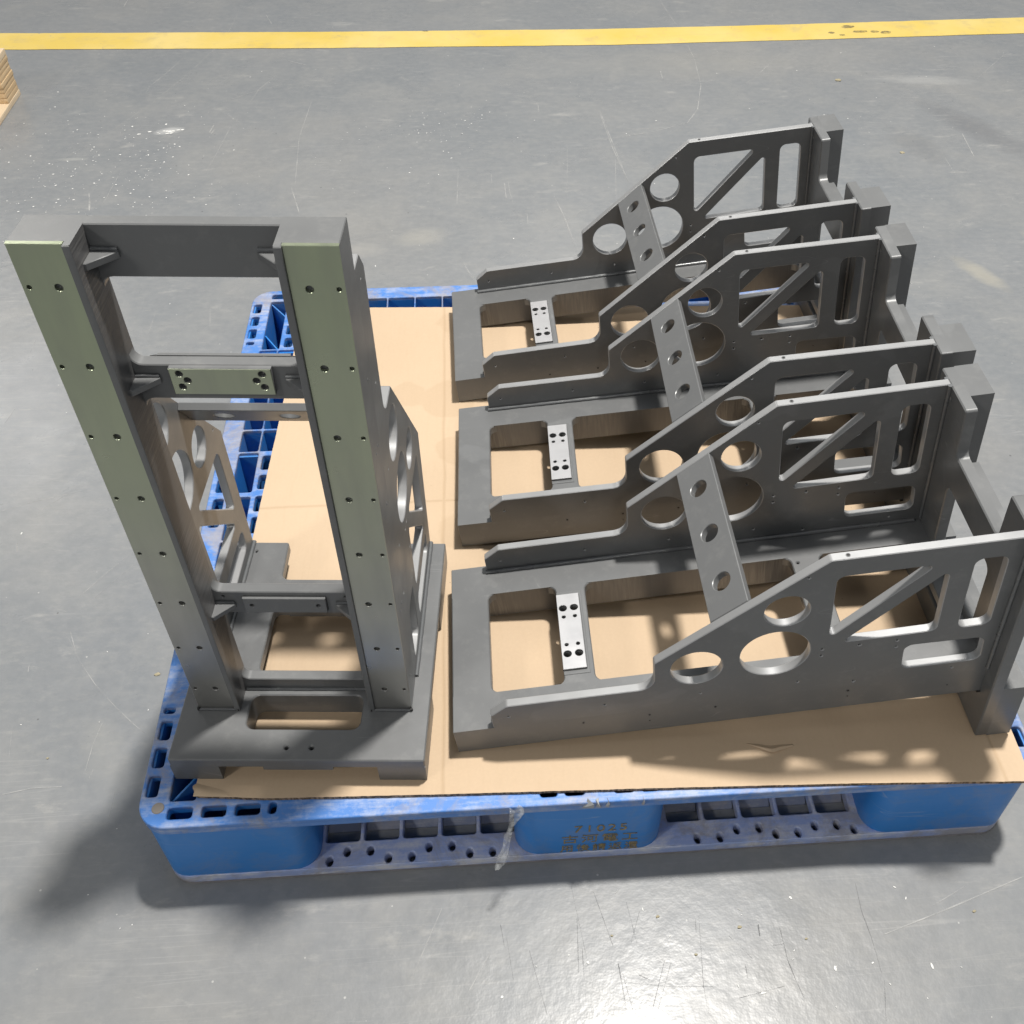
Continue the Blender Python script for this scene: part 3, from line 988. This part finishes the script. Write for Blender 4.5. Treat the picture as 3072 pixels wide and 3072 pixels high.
def build_frame(label, M, group):
    t = empty('machine_frame', label, 'steel frame', None, group)
    # ---- base plate
    B, Y0, Y1 = .1519, -.0709, .2796
    out = [(-B, Y0), (B, Y0), (B, Y1), (.0690, Y1), (.0672, .2110), (-.0672, .2110), (-.0690, Y1), (-B, Y1)]
    out = fillet(out, [.003, .003, .002, .004, .010, .010, .004, .002], 5)
    base = prism('base_plate', [out, rect(-.069, -.0277, .0695, .0212, .011, 6), rect(-.0685, .0560, .0685, .1595, .010, 6), circ(-.0142, -.0535, .0026, 12), circ(.0158, -.0535, .0026, 12),
                                circ(-.112, .262, .0016, 8), circ(.112, .262, .0016, 8)], -.0145, 0, ID, M_PAINT, t, 0, .0015)
    for s in (-1, 1):
        for (a, b) in ((Y0, .030), (.1585, Y1)):
            xs = sorted((s * .0945, s * B))
            box('foot', xs[0], xs[1], a, b, -.0433, -.0145, M_PAINT, base)
    prism('centre_rib', [rect(-.0415, Y0 + .0002, .0415, -.0400)], -.0215, -.0145, ID, M_PAINT, base)
    prism('centre_rib', [rect(-.0520, .1640, .0520, .2108)], -.0225, -.0145, ID, M_PAINT, base)
    prism('slot_frame', [rect(-.080, -.0400, .080, .0330, .012, 5), rect(-.069, -.0277, .0695, .0212, .011, 6)], -.0370, -.0145, ID, M_PAINT, base)
    # ---- columns with a bare machined rail on the front
    XI = .0790
    for s in (-1, 1):
        prof = [(s * XI, -.0024), (s * .0855, -.0024), (s * .0855, .0045), (s * WC, .0045), (s * WC, DC), (s * XI, DC)]
        prof = fillet(prof, [.0008, .0007, 0, 0, 0, 0], 3)
        col = prism('column', [prof], 0, HC, ID, [M_SMOOTH, M_MILL], t, 0, .0008, lambda c, n: 1 if abs(c.x) < XI + .0002 and abs(n.x) > .9 else 0,
                    keep=lambda x, y: abs(abs(x) - XI) < .0002 or (y < .0046 and abs(x) > .0856))
        xs = sorted((s * .0855, s * WC))
        lp = [rect(xs[0], .0004, xs[1], HC)]
        for k in range(8):
            z = .0430 + .0801 * k
            lp.append(circ(s * .1012, z, .0034, 18))
            lp.append(circ(s * .1251, z, .0021, 12))
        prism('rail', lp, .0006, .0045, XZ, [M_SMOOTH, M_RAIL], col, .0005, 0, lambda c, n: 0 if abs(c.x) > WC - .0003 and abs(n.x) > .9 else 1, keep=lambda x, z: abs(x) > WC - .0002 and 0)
    # ---- bars between the columns, rounded into them
    def bar(name, z0, z1, fl0, fl1, holes=(), y1=DC):
        R, p = .010, []
        def arc(cx, cz, a0, a1):
            return [(cx + R * math.cos(a0 + (a1 - a0) * k / 5), cz + R * math.sin(a0 + (a1 - a0) * k / 5)) for k in range(6)]
        h = math.pi / 2
        if fl0:
            p += [(-XI, z0 - R)] + arc(-XI + R, z0 - R, 2 * h, h)[1:] + arc(XI - R, z0 - R, h, 0)
        else:
            p += [(-XI, z0), (XI, z0)]
        if fl1:
            p += arc(XI - R, z1 + R, 0, -h) + arc(-XI + R, z1 + R, -h, -2 * h)
        else:
            p += [(XI, z1), (-XI, z1)]
        prism(name, [p] + list(holes), .0310, y1, XZ, [M_PAINT, M_MILL], t, .0010, .0014, None, keep=lambda x, z: abs(abs(x) - XI) < .0002 or z < .0006)
    bar('top_bar', .5945, HC, True, False)
    hs = []
    for sx in (-1, 1):
        for z in (.4962, .4816):
            hs += [circ(sx * .037, z, .0054, 20), circ(sx * .0225, z, .0027, 12)]
    bar('cross_bar', .4645, .5035, True, True, hs)
    bar('cross_bar', .1500, .1870, True, True, [circ(sx * .0690, .1790, .0017, 10) for sx in (-1, 1)])
    bar('sill_bar', .0004, .0200, False, True)
    # ---- machined pads on the cross bars
    lp = [rect(-.046, .4740, .046, .5030)]
    for s in (-1, 1):
        lp += [circ(s * .0373, .4973, .0034, 16), circ(s * .0312, .4900, .0034, 16), circ(s * .0373, .4828, .0034, 16)]
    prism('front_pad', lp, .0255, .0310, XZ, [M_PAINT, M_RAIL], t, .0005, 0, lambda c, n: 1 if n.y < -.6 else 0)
    lp = [rect(-.0605, .4738, .0605, .5036)]
    for s in (-1, 1):
        for z in (.4962, .4816):
            lp += [circ(s * .037, z, .0052, 20), circ(s * .0225, z, .0026, 12)]
    prism('back_pad', lp, DC, DC + .0040, XZ, [M_PAINT, M_SILVER], t, 0, .0004, lambda c, n: 1 if n.y > .6 else 0)
    prism('pad_seat', [rect(-.0668, .4703, .0668, .5033), rect(-.0607, .4736, .0607, .5032)], DC, DC + .0008, XZ, M_PAINT, t, 0, .0004)
    lp = [rect(-.0465, .1560, .0465, .1800), circ(-.0375, .1680, .0026, 14), circ(.0375, .1680, .0026, 14)]
    prism('lower_pad', lp, .0268, .0310, XZ, M_PAINT, t, .0005, 0)
    box('pad_floor', -.047, .047, .0305, .0312, .157, .179, M_DARK, t)
    # ---- six gussets
    for z in (.6175, .4875, .1655):
        for s in (-1, 1):
            tri = [(s * .0800, .0312), (s * .0565, .0312), (s * .0565, .0282), (s * .0770, .0090), (s * .0800, .0090)]
            prism('gusset', [tri], z - .0032, z + .0032, ID, M_PAINT, t, .0004, .0006)
            bm = bmesh.new()
            tube_into(bm, [(s * .0788, .0300, z + .0042), (s * .0720, .0302, z + .0044), (s * .0650, .0302, z + .0040), (s * .0572, .0303, z + .0040)], .0021, 8, .15)
            from_bm('weld_bead', bm, M_WELD, t, angle=1.2)
    # ---- side plates
    prof = [(DC + .0002, .5945), (.0705, .5945), (.0863, .5733), (.0868, .4170), (.1055, .3990), (.1055, .3975), (.1364, .3974), (.2796, .2082), (.2796, .0002), (DC + .0002, .0002)]
    prof = [(DC, .5945), (.0705, .5945), (.0865, .5735), (.0868, .3982), (.1362, .3974), (.2796, .2082), (.2796, .0002), (DC, .0002)]
    outp = fillet(prof, [0, .004, .006, .020, .006, .006, 0, 0], 7)
    hl = [circ(.1180, .3487, .0302, 40), circ(.2035, .2495, .0252, 36), circ(.1278, .2587, .0402, 48)]
    hl.append(fillet([(.2516, .1993), (.2520, .0945), (.1465, .1985)], [.010, .004, .004], 6))
    hl.append(fillet([(.1345, .1835), (.1363, .0765), (.2400, .0785)], [.003, .008, .004], 6))
    hl.append(fillet([(.2530, .0535), (.2530, .0187), (.1370, .0170), (.1360, .0525)], .010, 6))
    hl.append(fillet([(.1130, .1083), (.1115, .0170), (.0683, .0145), (.0680, .1062)], .010, 6))
    for (z, y, r) in [(.344, .0665, .0012), (.2285, .0658, .0014), (.161, .0534, .0018), (.2046, .1254, .0016), (.2046, .113, .0016), (.23, .2560, .0014), (.1618, .1256, .0018),
                      (.1188, .1254, .0015), (.1186, .1134, .0015), (.0447, .0578, .0013), (.5736, .0649, .0013), (.4582, .066, .0014)]:
        hl.append(circ(y, z, r, 8))
    for s in (-1, 1):
        xs = sorted((s * (WC - TP), s * WC))
        prism('side_plate', [outp] + hl, xs[0], xs[1], YZ, [M_PAINT, M_CUT], t, .0009, .0009, lambda c, n: 1 if abs(n.x) < .8 else 0, keep=lambda y, z: y < .0456)
        # weld beads: plate to back plate (inside) and plate to base (both sides)
        bm = bmesh.new()
        rg = random.Random(3)
        xi = s * (WC - TP - .0016)
        tube_into(bm, [(xi, DC + .0016, .596 - .0085 * k) for k in range(70)], .0032, 8, .14, rg)
        from_bm('weld_bead', bm, M_WELD, t, angle=1.2)
        bm = bmesh.new()
        tube_into(bm, [(s * (WC + .0012), .050 + .0085 * k, .0012) for k in range(28)], .0030, 7, .10, rg)
        from_bm('weld_bead', bm, M_WELD, t, angle=1.2)
        bm = bmesh.new()
        tube_into(bm, [(xi, .050 + .0085 * k, .0012) for k in range(28)], .0030, 7, .10, rg)
        from_bm('weld_bead', bm, M_WELD, t, angle=1.2)
        bm = bmesh.new()
        tube_into(bm, [(s * (.0800 + .0085 * k), -.0006, .0012) for k in range(7)], .0022, 7, .10, rg)
        from_bm('weld_bead', bm, M_WELD, t, angle=1.2)
        # small holes drilled in the outer side of the column, and on the plate's upper edge
        bm = bmesh.new()
        for (z, y, r) in [(.3257, .0339, .0019), (.4056, .0336, .0019), (.1655, .0347, .0022), (.4862, .0332, .0019), (.4059, .021, .0011), (.165, .0228, .0012), (.044, .0215, .0012)]:
            prism_into(bm, [circ(y, z, r, 10), circ(y, z, r * .8, 10)], *sorted((s * (WC - .0004), s * (WC + .00035))), YZ)
            prism_into(bm, [circ(y, z, r * .8, 10)], *sorted((s * (WC - .0004), s * (WC + .0001))), YZ)
        tag(from_bm('tapped_hole', bm, [M_PAINT, M_DARK], t, False, lambda c, n: 1 if abs(n.x) > .9 and abs(c.x) < WC + .0002 else 0), kind='stuff')
        bm = bmesh.new()
        prism_into(bm, [circ(s * .125, .190, .0026, 12), circ(s * .125, .190, .0018, 12)], .2794, .2800, XZ)
        prism_into(bm, [circ(s * .125, .190, .0018, 12)], .2794, .27975, XZ)
        from_bm('tapped_hole', bm, [M_PAINT, M_DARK], t, False, lambda c, n: 1 if n.y > .9 and c.y < .2799 else 0)
        # weep holes at the column foot
        for xx in (.0815, .1300):
            bm = bmesh.new()
            tube_into(bm, [(s * xx, -.0006, -.001), (s * xx, -.0006, .0042)], .0021, 8)
            from_bm('weep_hole', bm, M_DARK, t)
    bm = bmesh.new()
    tube_into(bm, [(-.078 + .0078 * k, .0300, .0012) for k in range(21)], .0026, 7, .10, random.Random(5))
    from_bm('weld_bead', bm, M_WELD, t, angle=1.2)
    # ---- flat cross strap lying in the sloping edges of the side plates
    d = Vector((0, .1434, -.1892)).normalized()
    nrm = Vector((0, .1892, .1434)).normalized()
    c0 = Vector((0, .2016, .3115))
    Ms = Matrix.Translation(c0) @ Matrix(((1, 0, 0), tuple(d), tuple(-nrm))).transposed().to_4x4()
    hw = .0258
    prism('cross_strap', [rect(-(WC - TP - .0003), -hw, WC - TP - .0003, hw)] + [circ(q, 0, .0118, 28) for q in (-.075, 0, .075)], .0003, .0098, Ms, M_SMOOTH, t, .0008, .0006)
    t.matrix_world = M
    return t


def copy_tree(o, parent=None):
    c = o.copy()
    COL.objects.link(c)
    if parent is not None:
        c.parent = parent
        c.matrix_parent_inverse = o.matrix_parent_inverse.copy()
    for ch in list(o.children):
        copy_tree(ch, c)
    return c


def MX(rows):
    return Matrix([*rows, (0, 0, 0, 1)])


GRP = 'machined steel frames on the pallet'
M_S = MX([(.9975, .0707, -.0003, .1962), (-.0707, .9975, -.0003, .1221), (.0003, .0003, 1, .2001)])
M_A = MX([(.003546, -.108916, -.994045, 1.021138), (-.999994, -.000386, -.003525, .209134), (0, .994051, -.108917, .226639)])
M_B = MX([(-.015383, -.104508, -.994405, 1.031865), (-.999882, .001608, .015299, .542624), (0, .994523, -.104521, .2240)])
M_C = MX([(.017999, -.102986, -.99452, 1.026122), (-.999838, -.001854, -.017903, .896601), (0, .994681, -.103003, .2232)])
fr = build_frame('upright grey steel frame standing at the left on its base plate', M_S, GRP)
for Mx, lab in ((M_A, 'grey steel frame lying down, nearest of the three to the front pallet edge'),
                (M_B, 'middle of the three grey steel frames lying side by side'),
                (M_C, 'grey steel frame lying down farthest back on the pallet')):
    c = copy_tree(fr)
    c['label'] = lab
    c.matrix_world = Mx

# ------------------------------------------------------------------ strip of clear film hanging from the front rim
bm = bmesh.new()
rows = []
st = [(.4490, -.0012, .1525, .0085, .2), (.4490, -.0055, .1440, .0090, .5), (.4440, -.0110, .1360, .0050, 1.0), (.4405, -.0150, .1270, .0045, .5), (.4370, -.0200, .1170, .0040, 1.3),
      (.4345, -.0250, .1060, .0042, .6), (.4310, -.0300, .0960, .0062, .3), (.4280, -.0345, .0880, .0075, .5), (.4262, -.0385, .0815, .0066, .9), (.4250, -.0405, .0780, .0055, .4)]
for i, (x, yy, z, hw, tw) in enumerate(st):
    row = []
    for j in range(7):
        u = (j / 6 - .5) * 2
        row.append(bm.verts.new((x + u * hw, yy + .0022 * math.sin(u * 4 + i * 1.3) + .0028 * u * math.sin(tw * 3), z + .0015 * math.sin(u * 5 + i) * (1 if 0 < i < 9 else 1.6))))
    rows.append(row)
for a, b in zip(rows, rows[1:]):
    for j in range(6):
        bm.faces.new((a[j], a[j + 1], b[j + 1], b[j]))
film = from_bm('plastic_film', bm, M_FILM, None, True, angle=3.0)
sol = film.modifiers.new('thickness', 'SOLIDIFY')
sol.thickness = .00025
tag(film, 'crumpled clear tape strip hanging off the front rim of the pallet', 'tape')

# ------------------------------------------------------------------ corner of a wooden pallet at the left edge
wp = empty('wooden_pallet', 'corner of a pale wooden pallet at the left edge of the floor', 'pallet', Matrix.Translation((-1.2, 2.2, 0)))
def wbox(name, x0, x1, y0, y1, z0, z1, m):
    return box(name, x0 + 1.2, x1 + 1.2, y0 - 2.2, y1 - 2.2, z0, z1, m, wp, .0015)
wbox('bottom_board', -.9400, -.8385, 1.50, 2.378, .0, .0145, M_WOODL)
wbox('bottom_board', -1.45, -1.35, 1.50, 2.378, .0, .0145, M_WOODL)
zz = .0147
rg = random.Random(11)
for k in range(7):
    h = .0135
    e = rg.uniform(-.0018, .0018)
    for (xa, xb) in ((-.935, -.8395), (-1.45, -1.355)):
        wbox('block_ply', xa, xb + e * .6, 2.2825 + rg.uniform(-.002, .002), 2.377 + e, zz, zz + h, M_WOOD)
        wbox('block_ply', xa, xb + e * .6, 1.50, 1.60, zz, zz + h, M_WOOD)
    zz += h + .0003
wbox('top_board', -1.45, -.8385, 2.2795, 2.3765, zz, zz + .0165, M_WOODL)
wbox('top_board', -1.45, -.96, 2.12, 2.235, zz, zz + .0165, M_WOODL)
wbox('top_board', -1.45, -.98, 1.90, 2.015, zz, zz + .0165, M_WOODL)

# ------------------------------------------------------------------ crumbs on the floor
bm = bmesh.new()
rg = random.Random(21)
for (x, y, r) in [(-.075, .335, .0035), (.045, .50, .0022), (.62, -.08, .002), (.72, -.10, .0022), (.80, -.12, .0015), (.56, -.10, .0014), (1.02, -.10, .002), (-.2, .2, .0015), (1.55, 1.9, .006), (1.5, 2.35, .008), (.66, -.13, .0018)]:
    q = bmesh.ops.create_icosphere(bm, subdivisions=1, radius=r)
    for v in q['verts']:
        v.co = Vector((x + v.co.x * rg.uniform(.8, 1.8), y + v.co.y * rg.uniform(.6, 1.2), max(.0004, .001 + v.co.z * .5)))
tag(from_bm('floor_crumbs', bm, m_plain('crumb', (0.34, 0.30, 0.20), 0.8), None, False), 'small tan and dark crumbs lying on the grey floor', 'crumbs', 'stuff')
